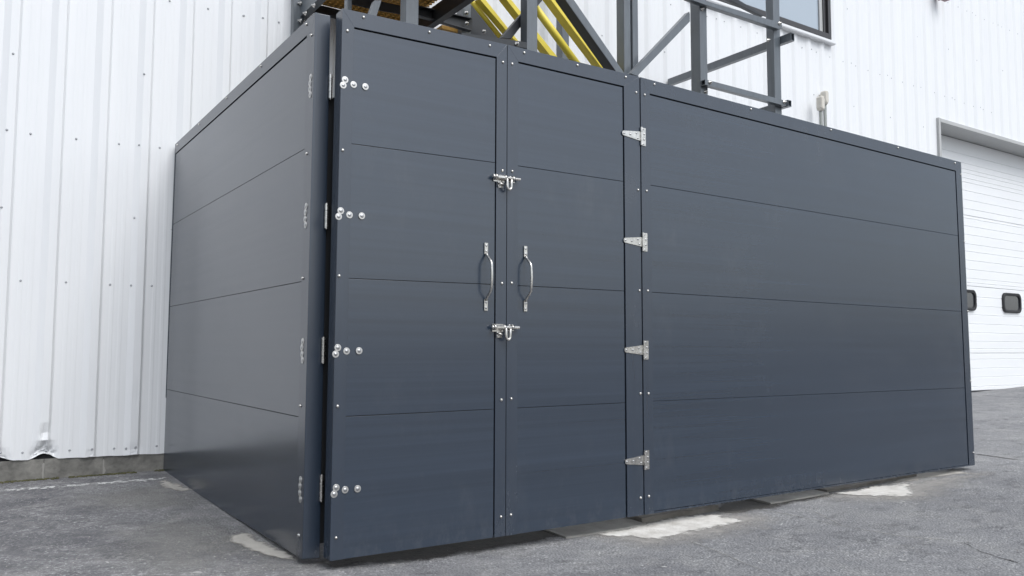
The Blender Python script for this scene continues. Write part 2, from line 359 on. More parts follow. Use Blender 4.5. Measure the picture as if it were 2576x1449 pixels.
def ribbon(name, pix, wd, m, dz=.0025, wig=.012, sub=14):
    P = [onground(*p) for p in pix]; Q = []
    for i in range(len(P)-1):
        for k in range(sub): Q.append(P[i].lerp(P[i+1], k/sub))
    Q.append(P[-1]); V = []; F = []
    for i, p in enumerate(Q):
        t = (Q[min(i+1, len(Q)-1)]-Q[max(i-1, 0)]); t.z = 0; t.normalize(); s_ = Vector((-t.y, t.x, 0))
        p = p+s_*noise.noise(p*3)*wig*2+s_*noise.noise(p*14)*wig
        e = wd*(.5+.25*noise.noise(p*11+Vector((5, 0, 0))))*(min(1, i/4+.15))*(min(1, (len(Q)-1-i)/4+.15))
        for q in (p-s_*e, p+s_*e): V.append((q.x, q.y, gz(q.x, q.y)+dz))
    for i in range(len(Q)-1): F.append((2*i, 2*i+2, 2*i+3, 2*i+1))
    ob = link(name, V, F, m); ob['kind'] = 'structure'; return ob
ribbon('painted_line', [Z8(-250, 862), Z8(0, 838), Z8(300, 815), Z8(700, 785), Z8(1185, 747)], .075, 'paint', wig=.006, sub=30)
ribbon('painted_line', [Z8(105, 802), Z8(195, 794)], .05, 'paint')
patch('shade_dust_patch', [(806, 1412), (850, 1428), (1010, 1411), (1230, 1383), (1450, 1341), (1530, 1334), (1480, 1318), (1270, 1340), (1000, 1375), (850, 1398)], 'undershade', rough=.02)  # shade under the door bottoms, deepened by a dark coat on the ground
patch('shade_dust_patch', [Z7(430, 590), Z7(560, 610), Z7(800, 575), Z7(1240, 490), Z7(1180, 445), Z7(900, 470), Z7(520, 535)], 'undershade', rough=.02)  # same painted shade under the fixed front wall
patch('shade_dust_patch', [Z7(1700, 395), Z7(1900, 365), Z7(2190, 335), Z7(2100, 318), Z7(1900, 330), Z7(1700, 360)], 'dust', rough=.02)
ribbon('pavement_scratch', [Z7(175, 770), Z7(420, 860), Z7(850, 1040)], .012, 'chalk')
ribbon('pavement_scratch', [Z7(1115, 590), Z7(1330, 695), Z7(1700, 765), Z7(2100, 800)], .012, 'chalk')
ribbon('pavement_scratch', [Z7(560, 560), Z7(900, 610), Z7(1330, 697)], .012, 'chalk')
ribbon('pavement_crack', [Z7(2236, 200), Z7(2380, 218), Z7(2560, 243)], .02, 'crack')
ribbon('pavement_crack', [Z7(2150, 810), Z7(2300, 880), Z7(2560, 960)], .008, 'crack', wig=.02)
ribbon('pavement_crack', [Z8(730, 990), Z8(770, 965), Z8(1000, 950), Z8(1400, 915)], .006, 'chalk')

# concrete strip footing under the front of the enclosure: separate cast pieces, some sunk lower
def slab(x0, x1, y0, y1, top, m, name='footing_slab'):
    V = []; F = []; nx = max(2, int((x1-x0)/.06)); ny = 4
    for j in range(ny+1):
        for i in range(nx+1):
            x = x0+(x1-x0)*i/nx; y = y0+(y1-y0)*j/ny
            e = .010*noise.noise(Vector((x*9, y*9, 1))) if j == 0 else 0
            V.append((x, y+e, gz(x, y)+top+.003*noise.noise(Vector((x*14, y*14, 0)))))
    for j in range(ny):
        for i in range(nx): a = j*(nx+1)+i; F.append((a, a+1, a+nx+2, a+nx+1))
    b = len(V)
    for i in range(nx+1): v = V[i]; V.append((v[0], v[1]-.006+.008*noise.noise(Vector((v[0]*20, 0, 7))), gz(v[0], v[1])-.03))
    for i in range(nx): F.append((b+i, b+i+1, i+1, i))
    for s_ in (0, nx):
        c0 = [s_+(nx+1)*j for j in range(ny+1)]
        bb = len(V)
        for k in c0: v = V[k]; V.append((v[0], v[1], v[2]-.08))
        for j in range(ny): f = (c0[j], c0[j+1], bb+j+1, bb+j); F.append(f if s_ == 0 else f[::-1])
    ob = link(name, V, F, m); ob['kind'] = 'structure'; return ob
slab(1.40, 1.975, -.055, .9, .010, 'lightslab')
slab(1.985, 2.62, .0, .9, .032, 'tan')
slab(3.02, 3.62, -.07, .9, .012, 'lightslab')
slab(3.66, 4.75, -.03, .9, .018, 'tan')

# ================================================================ enclosure
ENC = empty('storage_enclosure', (0, 0, 0), 'dark slate grey board enclosure with double doors beside the white building', 'enclosure')
def ln(p0, p1, x):
    """point on the image line through p0,p1 at column x"""
    t = (x-p0[0])/(p1[0]-p0[0]); return (x, p0[1]+(p1[1]-p0[1])*t)
def wall(name, corners, ax, val, out, thick, strips, grooves, hg, label=None):
    """a framed board wall. corners: image TL,TR,BR,BL ; strips: left,right,top,bottom widths (m) ; grooves: fraction heights at left and right; hg: gap sizes"""
    TL, TR, BR, BL = [at(*c, **{ax: val}) for c in corners]
    inn = Vector(out)*-1
    def P(u, v):
        a = BL.lerp(BR, u); b = TL.lerp(TR, u); return a.lerp(b, v)
    W = ((BR-BL).length+(TR-TL).length)/2; Hh = ((TL-BL).length+(TR-BR).length)/2
    l, r, t, b = [s_/W if i < 2 else s_/Hh for i, s_ in enumerate(strips)]
    gl, gr, gt = [q/W if i < 2 else q/Hh for i, q in enumerate(hg)]
    off = inn*.016
    core = quad(name, [P(.004, .004)+off, P(.996, .004)+off, P(.996, .996)+off, P(.004, .996)+off], inn*(thick-.016), 'core', ENC)
    if label: core['label'] = label
    # boards, 3 mm behind the frame face
    vs = [b]+list(grooves)+[1-t-gt]
    pg = .0013/Hh
    for i in range(len(vs)-1):
        v0 = vs[i]+(pg if i else 0); v1 = vs[i+1]-(pg if i < len(vs)-2 else 0)
        a = inn*.003
        quad('board', [P(l+gl, v0)+a, P(1-r-gr, v0)+a, P(1-r-gr, v1)+a, P(l+gl, v1)+a], inn*.0125, 'slate', core, bevel=.0008)
    # frame strips: mitred top, uprights
    rt_ = thick-.002
    def strip(pts, nm='frame_strip', d=.0158): return quad(nm, pts, inn*d, 'trim', core, bevel=.0005)
    strip([P(0, 0), P(l, 0), P(l, 1-t), P(0, 1)])
    strip([P(1-r, 0), P(1, 0), P(1, 1), P(1-r, 1-t)])
    strip([P(0, 1)+Vector((0, 0, 0)), P(1, 1), P(1-r, 1-t), P(l, 1-t)])
    if b > 0: strip([P(l, 0), P(1-r, 0), P(1-r, b-.001), P(l, b-.001)])
    return core, P, W, Hh
OUT_F = (0, -1, 0); OUT_L = (-1, 0, 0)

# left wall (faces -x)
lw, PL, WL, HL = wall('side_wall', [(440.3, 362.9), (792.5, 30.8), (759.4, 1407.5), (407.6, 1187.6)], 'x', 0, OUT_L, .045,
                      (.02, .045, .075, 0), [.249, .499, .750], (.004, .0, .008))
def frac(core_pts): pass
# corner post (front face beside the doors)
a = [at(*p, y=0) for p in ((792.5, 30.8), (833, 39), (803.2, 1404.5), (759.4, 1407.5))]
a[0].x = a[3].x = .0005; a[1].x = a[2].x = .079
quad('corner_post', [p+Vector((0, .001, 0)) for p in a], (0, .095, 0), 'trim', ENC, bevel=.004)
quad('door_stop', [(.0805, .012, .05), (.30, .012, .05), (.30, .012, 2.06), (.0805, .012, 2.06)], (0, .03, 0), 'core', ENC)

# doors
d1, P1, W1, H1 = wall('door', [(861.7, 20.9), (1275.6, 112.1), (1271.1, 1348.3), (829.7, 1411.8)], 'y', YD, OUT_F, .074,
                      (.058, .062, .075, 0), [.2505, .4995, .7485], (.0, .006, .008), 'left door with slate boards and butt hinges')
d2, P2, W2, H2 = wall('door', [(1277.2, 112.4), (1608.4, 193.4), (1619.2, 1295.6), (1272.7, 1348.1)], 'y', YD, OUT_F, .074,
                      (.066, .118, .075, 0), [.2505, .4995, .7485], (.0, .009, .008), 'right door with wide right stile')
pw, PR, WR, HR = wall('front_wall', [(1611.2, 193.9), (2417.5, 408), (2452.4, 1170), (1622, 1295.3)], 'y', YD, OUT_F, .074,
                      (.072, .085, .082, .012), [.251, .5, .7495], (.0, .010, .008), 'fixed slate board front wall')
# door side leaf (returns that give the doors their thickness in slate)
for P_, u, core_ in ((P1, 0, d1), (PR, 1, pw)):
    s_ = -1 if u == 0 else 1
    q0 = P_(u, .001)+Vector((-.0006*s_*-1, .0165, 0)); q1 = P_(u, .999)+Vector((0, .0165, 0))
    quad('edge_trim', [P_(u, .001)+Vector((0, .0162, 0)), P_(u, .001)+Vector((0, .0735, 0)), P_(u, .999)+Vector((0, .0735, 0)), P_(u, .999)+Vector((0, .0162, 0))], (-.004*s_*-1*-1 if u == 0 else -.004, 0, 0) if False else ((.004, 0, 0) if u == 0 else (-.004, 0, 0)), 'trim', core_)
# top caps so the walls read as closed boards from above
for P_, core_, d_ in ((P1, d1, .0735), (P2, d2, .0735), (PR, pw, .0735)):
    quad('top_cap', [P_(.001, 1)+Vector((0, .0162, .0)), P_(.999, 1)+Vector((0, .0162, 0)), P_(.999, 1)+Vector((0, d_, 0)), P_(.001, 1)+Vector((0, d_, 0))], (0, 0, -.012), 'trim', core_)
quad('top_cap', [PL(.001, 1)+Vector((.0162, 0, 0)), PL(.97, 1)+Vector((.0162, 0, 0)), PL(.97, 1)+Vector((.045, 0, 0)), PL(.001, 1)+Vector((.045, 0, 0))], (0, 0, -.012), 'trim', lw)
# end return of the fixed wall back towards the building, and hidden uprights that carry the front
for x_ in (1.0, 2.0, 5.25):
    MB().box(x_, x_+.09, YD+.076, YD+.165, .012, 2.30).build('inner_post', 'steeldark', ENC)

def rivets(core_, pts, ax='y', val=YD, me=ME_RIVET, nm='rivet', rot=FRONT, off=0):
    for p in pts:
        q = at(*p, **{ax: val})
        if ax == 'y': q.y -= off
        else: q.x -= off
        inst(nm, me, q, core_, rot if rot != FRONT or True else rot)
rivets(lw, [(771, 61.5), (656.3, 166.7), (569.5, 247.2), (501, 312.5), (446, 364.6), (783.4, 88.5), (771.6, 386.5), (762, 700), (755.9, 1020.8), (752, 1346.4)], 'x', 0, rot=LEFT)
rivets(lw, [(782, 194.3), (780.2, 208.8), (779.9, 224), (780.8, 237.7), (770.5, 518.7), (768.7, 533.9), (767.8, 551.5), (769, 565.8), (761.9, 858.9), (759.8, 873.8), (760.2, 890.8), (761.1, 905.7), (756.4, 1207), (755.1, 1222), (754.3, 1239.8), (756, 1256)], 'x', 0, ME_WASH, 'washer_bolt', LEFT)
rivets(lw, [(430.5, 578), (419.5, 768), (413.5, 961), (405.5, 1155)], 'x', 0, rot=LEFT)
rivets(d1, [(914.4, 43.7), (1080, 81.1), (1232, 115.1), (873.9, 77.6), (862, 378), (853, 694), (849, 1022), (845, 1353), (1265, 156.9), (1264, 429.5), (1262.5, 713), (1261, 1006), (1260, 1300)])
HSW = [(868, 200.6), (863.2, 214.3), (889.3, 212.8), (919.1, 218), (857.1, 530.3), (851.6, 544.6), (879, 540.6), (910, 543), (849.6, 874.6), (844.1, 890.8), (871.7, 883.1), (903.2, 882.3), (845.4, 1227), (840.2, 1243.2), (867.9, 1232.2), (899.4, 1229.6)]
rivets(d1, HSW[:], 'y', YD, ME_WASH, 'washer_bolt')
rivets(d2, [(1288.3, 161), (1288.5, 431), (1287, 712), (1286, 1003), (1285, 1295), (1318.6, 132.9), (1452.5, 164.4), (1573.7, 194.2), (1600.3, 232.9), (1605, 478), (1608.5, 731), (1611, 990), (1611.5, 1252)])
rivets(pw, [(1621.6, 238.9), (1626.5, 480.5), (1629.5, 731.5), (1631, 990), (1632, 1248), (1646, 212.5), (1888.8, 274.7), (2090, 327), (2259, 372), (2402, 410.5), (2416.8, 439), (2425.6, 608.2), (2434.4, 782.6), (2442, 959), (2448.5, 1138.5)])

# butt hinges in the slit between post and door
for (t_, b_) in (((832.8, 188.5), (831, 247.7)), ((822.7, 513), (820.2, 574)), ((814.3, 849.5), (813, 912.5)), ((809.5, 1195.6), (808.5, 1260))):
    hy = -.012; a_ = at(*b_, y=hy); c_ = at(*t_, y=hy); X = (a_.x+c_.x)/2; z0, z1 = a_.z, c_.z; h = z1-z0
    mb = MB()
    for f0, f1 in ((0, .275), (.29, .71), (.725, 1)):
        mb.tube([(X, hy, z0+h*f0), (X, hy, z0+h*f1)], .0095, 14)
    mb.tube([(X, hy, z0-.004), (X, hy, z1+.004)], .0045, 8)
    # leaves: one along the post face, one into the door's back
    mb.box(.0800, .0822, -.004, .06, z0+.002, z1-.002)
    mb.build('butt_hinge', 'zinc', ENC, smooth=False)

# strap hinges between right door and fixed wall
for (bx, by) in ((1614.5, 342.3), (1618.6, 608.3), (1621.3, 880.5), (1623.2, 1157.5)):
    c_ = at(bx, by, y=YD-.010); x, z = c_.x, c_.z; h = .052; yy = YD-.0015
    hb = MB().prism([(x-.139, yy, z-.009), (x-.133, yy, z-.013), (x-.004, yy, z-.027), (x-.004, yy, z+.027), (x-.133, yy, z+.013), (x-.139, yy, z+.009), (x-.1415, yy, z)], (0, -.003, 0))
    hb.box(x+.004, x+.036, yy-.003, yy, z-h, z+h)
    for f0, f1 in ((-1, -.53), (-.5, .5), (.53, 1)): hb.tube([(x, YD-.0075, z+h*f0), (x, YD-.0075, z+h*f1)], .0068, 12)
    ho = hb.build('strap_hinge', 'zinc', ENC)
    for (dx_, dz_) in ((-.129, 0), (-.082, .0), (-.036, .012), (-.025, -.014), (.014, .043), (.024, .015), (.024, -.015), (.014, -.043)):
        inst('hinge_screw', ME_HSCREW, (x+dx_, yy-.003, z+dz_), ho)

# pull handles
for core_, (tx, ty), (bx, by) in ((d1, (1223.8, 611), (1222.3, 781)), (d2, (1321.5, 619), (1323, 783))):
    a_ = at(tx, ty, y=YD-.004); b_ = at(bx, by, y=YD-.004); x = (a_.x+b_.x)/2; z1, z0 = a_.z, b_.z; y = YD
    mb = MB(); 
    mb.box(x-.0095, x+.0095, y-.0045, y-.0002, z1-.056, z1); mb.box(x-.0095, x+.0095, y-.0045, y-.0002, z0, z0+.056)
    L_ = z1-z0-.112; path = []
    for k in range(0, 25):
        t = k/24; e = min(t, 1-t); s_ = min(e/.24, 1); s_ = s_*s_*(3-2*s_)
        path.append((x, y-.006-.038*s_-.012*math.sin(math.pi*t), z0+.050+(L_+.012)*t))
    mb.tube(path, [.0066]*25, 12)
    hd = mb.build('pull_handle', 'zinc', core_, smooth=False)
    for p_ in hd.data.polygons: p_.use_smooth = len(p_.vertices) == 4 and p_.area < .0002
    for dz_ in (z1-.013, z1-.040, z0+.013, z0+.040): inst('rivet', ME_HSCREW, (x, y-.0045, dz_), core_)

# slide bolts across the meeting stiles
for (cx_, cy_) in ((1276.8, 447.5), (1274, 823.5)):
    c_ = at(cx_, cy_, y=YD-.02); x, z, y = c_.x, c_.z, YD
    mb = MB()
    mb.box(x-.072, x-.008, y-.003, y-.0002, z-.021, z+.016)          # base plate on left door
    mb.box(x+.022, x+.055, y-.003, y-.0002, z-.016, z+.014)          # keeper plate on right door
    mb.tube([(x-.083, y-.019, z), (x+.076, y-.019, z)], .0080, 12)   # rod
    mb.tube([(x-.086, y-.019, z), (x-.082, y-.019, z), (x-.075, y-.019, z)], [.005, .0098, .0098], 12)
    for bx_ in (-.066, -.012, .036):                                  # collars: flared bridges over the rod
        mb.prism([(x+bx_-.005, y-.003, z-.015), (x+bx_-.005, y-.003, z+.015), (x+bx_-.005, y-.020, z+.0125), (x+bx_-.005, y-.029, z+.006), (x+bx_-.005, y-.029, z-.006), (x+bx_-.005, y-.020, z-.0125)], (.011, 0, 0))
    mb.prism([(x-.061, y-.003, z-.013), (x-.061, y-.003, z+.013), (x-.061, y-.020, z+.0115), (x-.061, y-.0275, z+.005), (x-.061, y-.0275, z-.005), (x-.061, y-.020, z-.0115)], (.050, 0, 0))
    loop = [(x-.007, y-.026, z-.002), (x-.008, y-.03, z-.016), (x-.008, y-.031, z-.038)]+[(x+.004+.012*math.cos(math.pi+q), y-.031, z-.046+.014*math.sin(math.pi+q)) for q in [math.pi*k/8 for k in range(9)]]+[(x+.0165, y-.031, z-.034), (x+.017, y-.03, z-.016), (x+.024, y-.024, z-.003)]
    mb.tube(loop, .0068, 10)                                          # drop loop that takes a padlock
    mb.box(x-.048, x-.018, y-.006, y-.0005, z-.050, z-.021)          # staple plate
    mb.tube([(x-.046, y-.006, z-.030), (x-.042, y-.018, z-.032), (x-.030, y-.022, z-.034), (x-.022, y-.018, z-.036), (x-.020, y-.006, z-.038)], .004, 8)
    b_ = mb.build('slide_bolt', 'zinc', d1)
    for p_ in b_.data.polygons: p_.use_smooth = p_.area < .0004 and len(p_.vertices) == 4
    for dx_, dz_ in ((-.043, -.028), (-.043, -.043), (.030, .010), (.047, .010)):
        inst('rivet', ME_HSCREW, (x+dx_, y-.0055 if dx_ < 0 else y-.003, z+dz_), d1)

# ================================================================ building
BLD = empty('industrial_building', (4, D, 0), 'white ribbed metal clad industrial building with window and overhead door', 'building')
RP = .2832; R0 = -1.031
TOP = 9.0
WX0, WX1, WZ0, WZ1 = 5.52, 8.15, 5.02, 7.2     # upper window
OX0, OX1, OZ1 = 10.83, 15.9, 4.34               # overhead door opening
XMIN, XMAX = -9, 23
def sheet(x0, nr):
    """one siding sheet with nr major ribs, each rib's right shoulder at x0+k*RP"""
    bp = []
    for k in range(nr):
        b = x0+k*RP
        bp += [(b-.092, 0), (b-.050, -.021), (b-.003, -.0212), (b, -.0205), (b+.015, -.002), (b+.021, 0)]
        for m_ in (.076, .136): bp += [(b+m_-.014, 0), (b+m_-.006, -.0016), (b+m_+.010, -.0016), (b+m_+.018, 0)]
    end = x0+nr*RP-.092
    bp.append((end, 0))
    cuts = [c_ for c_ in (WX0, WX1, OX0, OX1) if bp[0][0] < c_ < end]
    for c_ in cuts:
        for i in range(len(bp)-1):
            if bp[i][0] < c_ < bp[i+1][0]:
                t = (c_-bp[i][0])/(bp[i+1][0]-bp[i][0]); y_ = bp[i][1]+(bp[i+1][1]-bp[i][1])*t; bp.insert(i+1, (c_, y_)); break
    V = []; F = []
    dent = x0 < .2 and x0 > -1.6
    def bot(x): return .136+(-.0165)*(x if x < 0 else 0) if x < OX0-1 else .25
    for i in range(len(bp)-1):
        (xa, ya), (xb, yb) = bp[i], bp[i+1]; xm = (xa+xb)/2
        if xb-xa < 1e-6: continue
        spans = [(bot(xm), TOP)]
        if WX0 < xm < WX1: spans = [(bot(xm), WZ0-.06), (WZ1+.05, TOP)]
        if OX0 < xm < OX1: spans = [(OZ1+.03, TOP)]
        for (za, zb) in spans:
            zs = [za, zb]
            if dent and za < .3: zs = [za+q for q in (0, .012, .025, .04, .06, .09, .13, .18, .25, .33, .42, .55, .8)]+[1.6, zb]
            nb = 4 if dent and za < .3 else 1
            for kx in range(nb):
                x1_, y1_ = xa+(xb-xa)*kx/nb, ya+(yb-ya)*kx/nb; x2_, y2_ = xa+(xb-xa)*(kx+1)/nb, ya+(yb-ya)*(kx+1)/nb
                for j in range(len(zs)-1):
                    n_ = len(V)
                    V += [(x1_, D+y1_, zs[j]), (x2_, D+y2_, zs[j]), (x2_, D+y2_, zs[j+1]), (x1_, D+y1_, zs[j+1])]
                    F.append((n_, n_+1, n_+2, n_+3))
    # weld
    idx = {}; W_ = []; mp = []
    for v in V:
        k = (round(v[0], 5), round(v[1], 5), round(v[2], 5))
        if k not in idx: idx[k] = len(W_); W_.append(v)
        mp.append(idx[k])
    F = [tuple(mp[i] for i in f) for f in F]
    # knocked-in rib ends near the ground
    DN = [(-.748, .03, .10, .055), (-.748, .20, .05, .03), (-.748, .30, .035, .02), (-1.05, .0, .13, .045), (-1.12, .0, .10, .03), (-.465, .02, .04, .008), (-.18, .04, .07, .010), (-.18, .4, .05, .007), (-.75, .06, .06, .03)]
    if dent:
        W2 = []
        for (x, y, z) in W_:
            if z < 1.5:
                zb_ = z-bot(x)
                for (dx_, dz_, rr, am) in DN:
                    d_ = math.hypot(x-dx_+.02, (zb_-dz_))/rr
                    if d_ < 1:
                        q = (1-d_*d_)**2; y += am*q*(.75+.5*noise.noise(Vector((x*40, 0, z*40)))); z += (am*.8*q*max(0, 1-zb_/.05) if zb_ < .05 else 0)
                        x += .25*am*q*noise.noise(Vector((z*60, x*30, 2)))
                if zb_ < .03: z += .004*noise.noise(Vector((x*9, 0, 0)))
            W2.append((x, y, z))
        W_ = W2
    return link('siding_sheet', W_, F, 'siding', BLD)
nper = 3; k = -10
x = R0+k*RP*3
while x < XMAX: sheet(x, nper); x += nper*RP
XL = R0+k*RP*3
# block foundation under the siding, then hidden core of the wall
MB().box(XL, OX0-.04, D+.0115, D+.034, -.2, .12).build('mortar_bed', 'mortar', BLD)
MB().box(XL, OX0-.02, D+.035, D+.30, -.3, TOP).box(OX0-.02, OX1+.02, D+.60, D+.8, -.3, TOP).box(OX1+.02, XMAX, D+.035, D+.3, -.3, TOP).box(OX0-.02, OX1+.02, D+.035, D+.3, OZ1+.031, TOP).build('wall_core', 'core', BLD)
joints = [-9.5, -7.9, -6.3, -4.7, -3.1, -2.0, at(*Z8(314, 700), y=D).x, at(*Z8(748, 650), y=D).x, .6, 2.2, 3.8, 5.4, 7.0, 8.6, 10.2, OX0-.03]
for i in range(len(joints)-1):
    a_, b_ = joints[i]+.0012, joints[i+1]-.0012; V = []; F = []; nx = 26; nz = 5
    for j in range(nz+1):
        for q in range(nx+1):
            x = a_+(b_-a_)*q/nx; zt = (.150 if x < OX0-1 else .262); zb = -.06+ (max(0, .0315*(x-5.2)) if x > 5.2 else 0); z = zb+(zt-zb)*j/nz
            e = (.004 if q in (0, nx) else 0)
            V.append((x, D+.008+e+.004*noise.noise(Vector((x*7, 0, z*9)))+.0025*noise.noise(Vector((x*30, 4, z*30))), z))
    for j in range(nz):
        for q in range(nx): n_ = j*(nx+1)+q; F.append((n_, n_+1, n_+nx+2, n_+nx+1))
    link('foundation_block', V, F, 'concrete', BLD, smooth=True)
# screws
SC = [Z1(*p) for p in ((96, 386), (1046, 534), (50, 938), (222, 968), (552, 1005), (862, 1042), (1012, 1047), (1158, 1070), (1230, 5), (1508, 62), (1764, 113), (1908, 127), (2021, 159))]
SC += [Z8(*p) for p in ((162, 560), (334, 550), (502, 543), (664, 536), (823, 530), (908, 529), (979, 521), (1129, 513), (4, 560))]
SC += [(52, 706), (166, 710), (277, 716), (330, 718), (382, 719), (4, 521), (340, 547), (614, 39), (662, 44), (702, 56)]
SC += [Z5(*p) for p in ((135, 443), (283, 493), (380, 510), (428, 540), (568, 590), (705, 637), (790, 652), (837, 681), (964, 728), (1087, 770), (1166, 778), (1205, 809), (1321, 849), (1434, 887), (1510, 903), (1651, 958), (1757, 995), (1834, 1012), (1862, 1031), (1958, 1067), (2055, 1100), (2128, 1110), (2153, 1133), (2241, 1163), (753, 90), (1128, 240), (1472, 380), (1797, 508), (2090, 623), (2357, 731), (1895, 72), (1985, 114), (2048, 130), (2077, 158), (2167, 202), (2257, 239), (2317, 256), (2345, 278), (2427, 313), (2512, 350), (1790, 28), (817, 1102), (1195, 1213), (1537, 1312), (405, 980))]
SC += [Z4(*p) for p in ((812, 52), (737, 597), (1225, 187), (1348, 208), (1425, 246), (1613, 309), (1801, 377), (1370, 776), (2152, 490), (2314, 547), (2424, 562), (2478, 596), (2450, 1083))]+[Z3(1599, 406)]
def profy(x):
    u = (x-R0+.092) % RP - .092
    if -.092 <= u < -.050: return -.021*(u+.092)/.042
    if -.050 <= u <= 0: return -.021
    if 0 < u < .021: return -.021*(1-u/.021)
    return 0
for p in SC:
    q = at(*p, y=D-.004); dy = profy(q.x)
    if dy < -.01: q = at(*p, y=D-.03); q.y = D+profy(q.x)
    else: q.y = D+dy-.0005
    inst('siding_screw', ME_SCREW, q, BLD)

# upper window
fr = MB(); fx = .10
fr.box(WX1-.060, WX1, D-.055, D+.03, WZ0, WZ1); fr.box(WX1-.15, WX1-.125, D-.045, D+.03, WZ0+.07, WZ1-.07); fr.box(WX1-.124, WX1-.061, D-.02, D+.03, WZ0+.07, WZ1-.07); fr.box(WX0, WX0+.07, D-.055, D+.03, WZ0, WZ1)
fr.box(WX0+.07, WX1-.061, D-.055, D+.03, WZ0, WZ0+.069); fr.box(WX0+.07, WX1-.15, D-.055, D+.03, WZ1-.07, WZ1)
wf = fr.build('window_frame', 'frame', BLD, bevel=.003)
MB().box(WX1-.215, WX1-.152, D-.03, D+.02, WZ0+.071, WZ1-.071).build('sash_stile', 'soffit', wf)
MB().box(WX0+.071, WX1-.216, D-.012, D-.006, WZ0+.071, WZ1-.071).build('window_pane', 'glass', wf)
MB().prism([(WX0-.06, D-.002, WZ0-.005), (WX0-.06, D-.075, WZ0-.02), (WX0-.06, D-.075, WZ0-.05), (WX0-.06, D-.068, WZ0-.062), (WX0-.06, D-.002, WZ0-.062)], (WX1-WX0+.12, 0, 0)).build('window_sill', 'siding', BLD)

# overhead door
DR = D+.333
MB().box(OX0-.055, OX0, D-.040, DR, .0, OZ1+.06).build('door_jamb', 'soffit', BLD, bevel=.002)
MB().box(OX1, OX1+.055, D-.040, DR, .2, OZ1+.06).build('door_jamb', 'soffit', BLD, bevel=.002)
MB().box(OX0+.001, OX1-.001, D-.042, DR+.05, OZ1, OZ1+.055).build('door_lintel', 'soffit', BLD, bevel=.002)
OD_ = MB().box(OX0+.002, OX1-.002, DR+.03, DR+.06, .22, OZ1-.002).build('overhead_door', 'doorwhite', BLD)
lines = [.26, .862, 1.945, 3.10, 4.335]
ribs = {0: [.325, .475, .617, .762], 1: [.935, 1.053, 1.192, 1.335, 1.483, 1.627, 1.775], 2: [2.0, 2.071, 2.217, 2.363, 2.509, 2.632, 2.784, 2.924, 3.05], 3: [3.211, 3.357, 3.506, 3.646, 3.715, 3.80, 3.862, 3.958, 4.1]}
for i in range(4):
    z0, z1 = lines[i]+.003, lines[i+1]-.003; pr = [(DR+.0295, z0), (DR+.004, z0), (DR, z0+.006)]
    for r_ in ribs[i]: pr += [(DR, r_-.008), (DR+.007, r_-.003), (DR+.007, r_+.003), (DR-.001, r_+.008), (DR, r_+.02)]
    pr += [(DR, z1-.006), (DR+.004, z1), (DR+.0295, z1)]
    V = [(OX0+.003, y, z) for y, z in pr]+[(OX1-.003, y, z) for y, z in pr]; n_ = len(pr); F = [(j, j+n_, j+n_+1, j+1) for j in range(n_-1)]
    link('door_section', V, F, 'doorwhite', OD_)
MB().box(OX0+.003, OX1-.003, DR-.004, DR+.03, .205, .258).build('bottom_seal', 'rubber', OD_)
def rrect(cx, cz, w_, h_, r_, y, n_=5):
    P_ = []
    for (sx_, sz_, a0) in ((1, 1, 0), (-1, 1, 90), (-1, -1, 180), (1, -1, 270)):
        for k_ in range(n_+1): q = rad(a0+90*k_/n_); P_.append((cx+sx_*(w_/2-r_)+r_*math.cos(q), y, cz+sz_*(h_/2-r_)+r_*math.sin(q)))
    return P_
Z7b = lambda x, y: (x/3.2915+2324.4, y/3.2915+628.9)
a_ = at(*Z7b(655, 440), y=DR-.02); b_ = at(*Z7b(803, 440), y=DR-.02); t_ = at(*Z7b(728, 358), y=DR-.02); bo = at(*Z7b(728, 520), y=DR-.02)
r2 = at(*Z7b(432, 420), y=DR-.02)
ww, wh, wz = b_.x-a_.x, t_.z-bo.z, (t_.z+bo.z)/2
for cx_ in (r2.x-ww/2, (a_.x+b_.x)/2, (a_.x+b_.x)/2+((a_.x+b_.x)/2-r2.x+ww/2)):
    o_ = rrect(cx_, wz, ww, wh, .10, DR-.03); i_ = rrect(cx_, wz, ww-.09, wh-.09, .07, DR-.03); n_ = len(o_); V = []; F = []
    o2 = [(p[0], DR+.006, p[2]) for p in o_]; i2 = [(p[0], DR+.0, p[2]) for p in i_]; m_ = rrect(cx_, wz, ww-.03, wh-.03, .09, DR-.036)
    V = o2+o_+m_+i_+i2
    for r_ in range(4):
        for j in range(n_): j2 = (j+1) % n_; F.append((r_*n_+j, (r_+1)*n_+j, (r_+1)*n_+j2, r_*n_+j2))
    wfr = link('door_window', V, F, 'rubber', OD_)
    g_ = rrect(cx_, wz, ww-.088, wh-.088, .07, DR-.012)
    link('window_pane', g_, [tuple(range(len(g_)))[::-1]], 'dglass', OD_)
MB().prism([(OX0-.2, D-.22, gz(11, D)-.02), (OX0-.2, D-.22, .185), (OX0-.2, D-.19, .196), (OX0-.2, DR+.1, .204), (OX0-.2, DR+.1, .0)], (OX1-OX0+.4, 0, 0)).build('door_threshold', 'concrete', BLD)

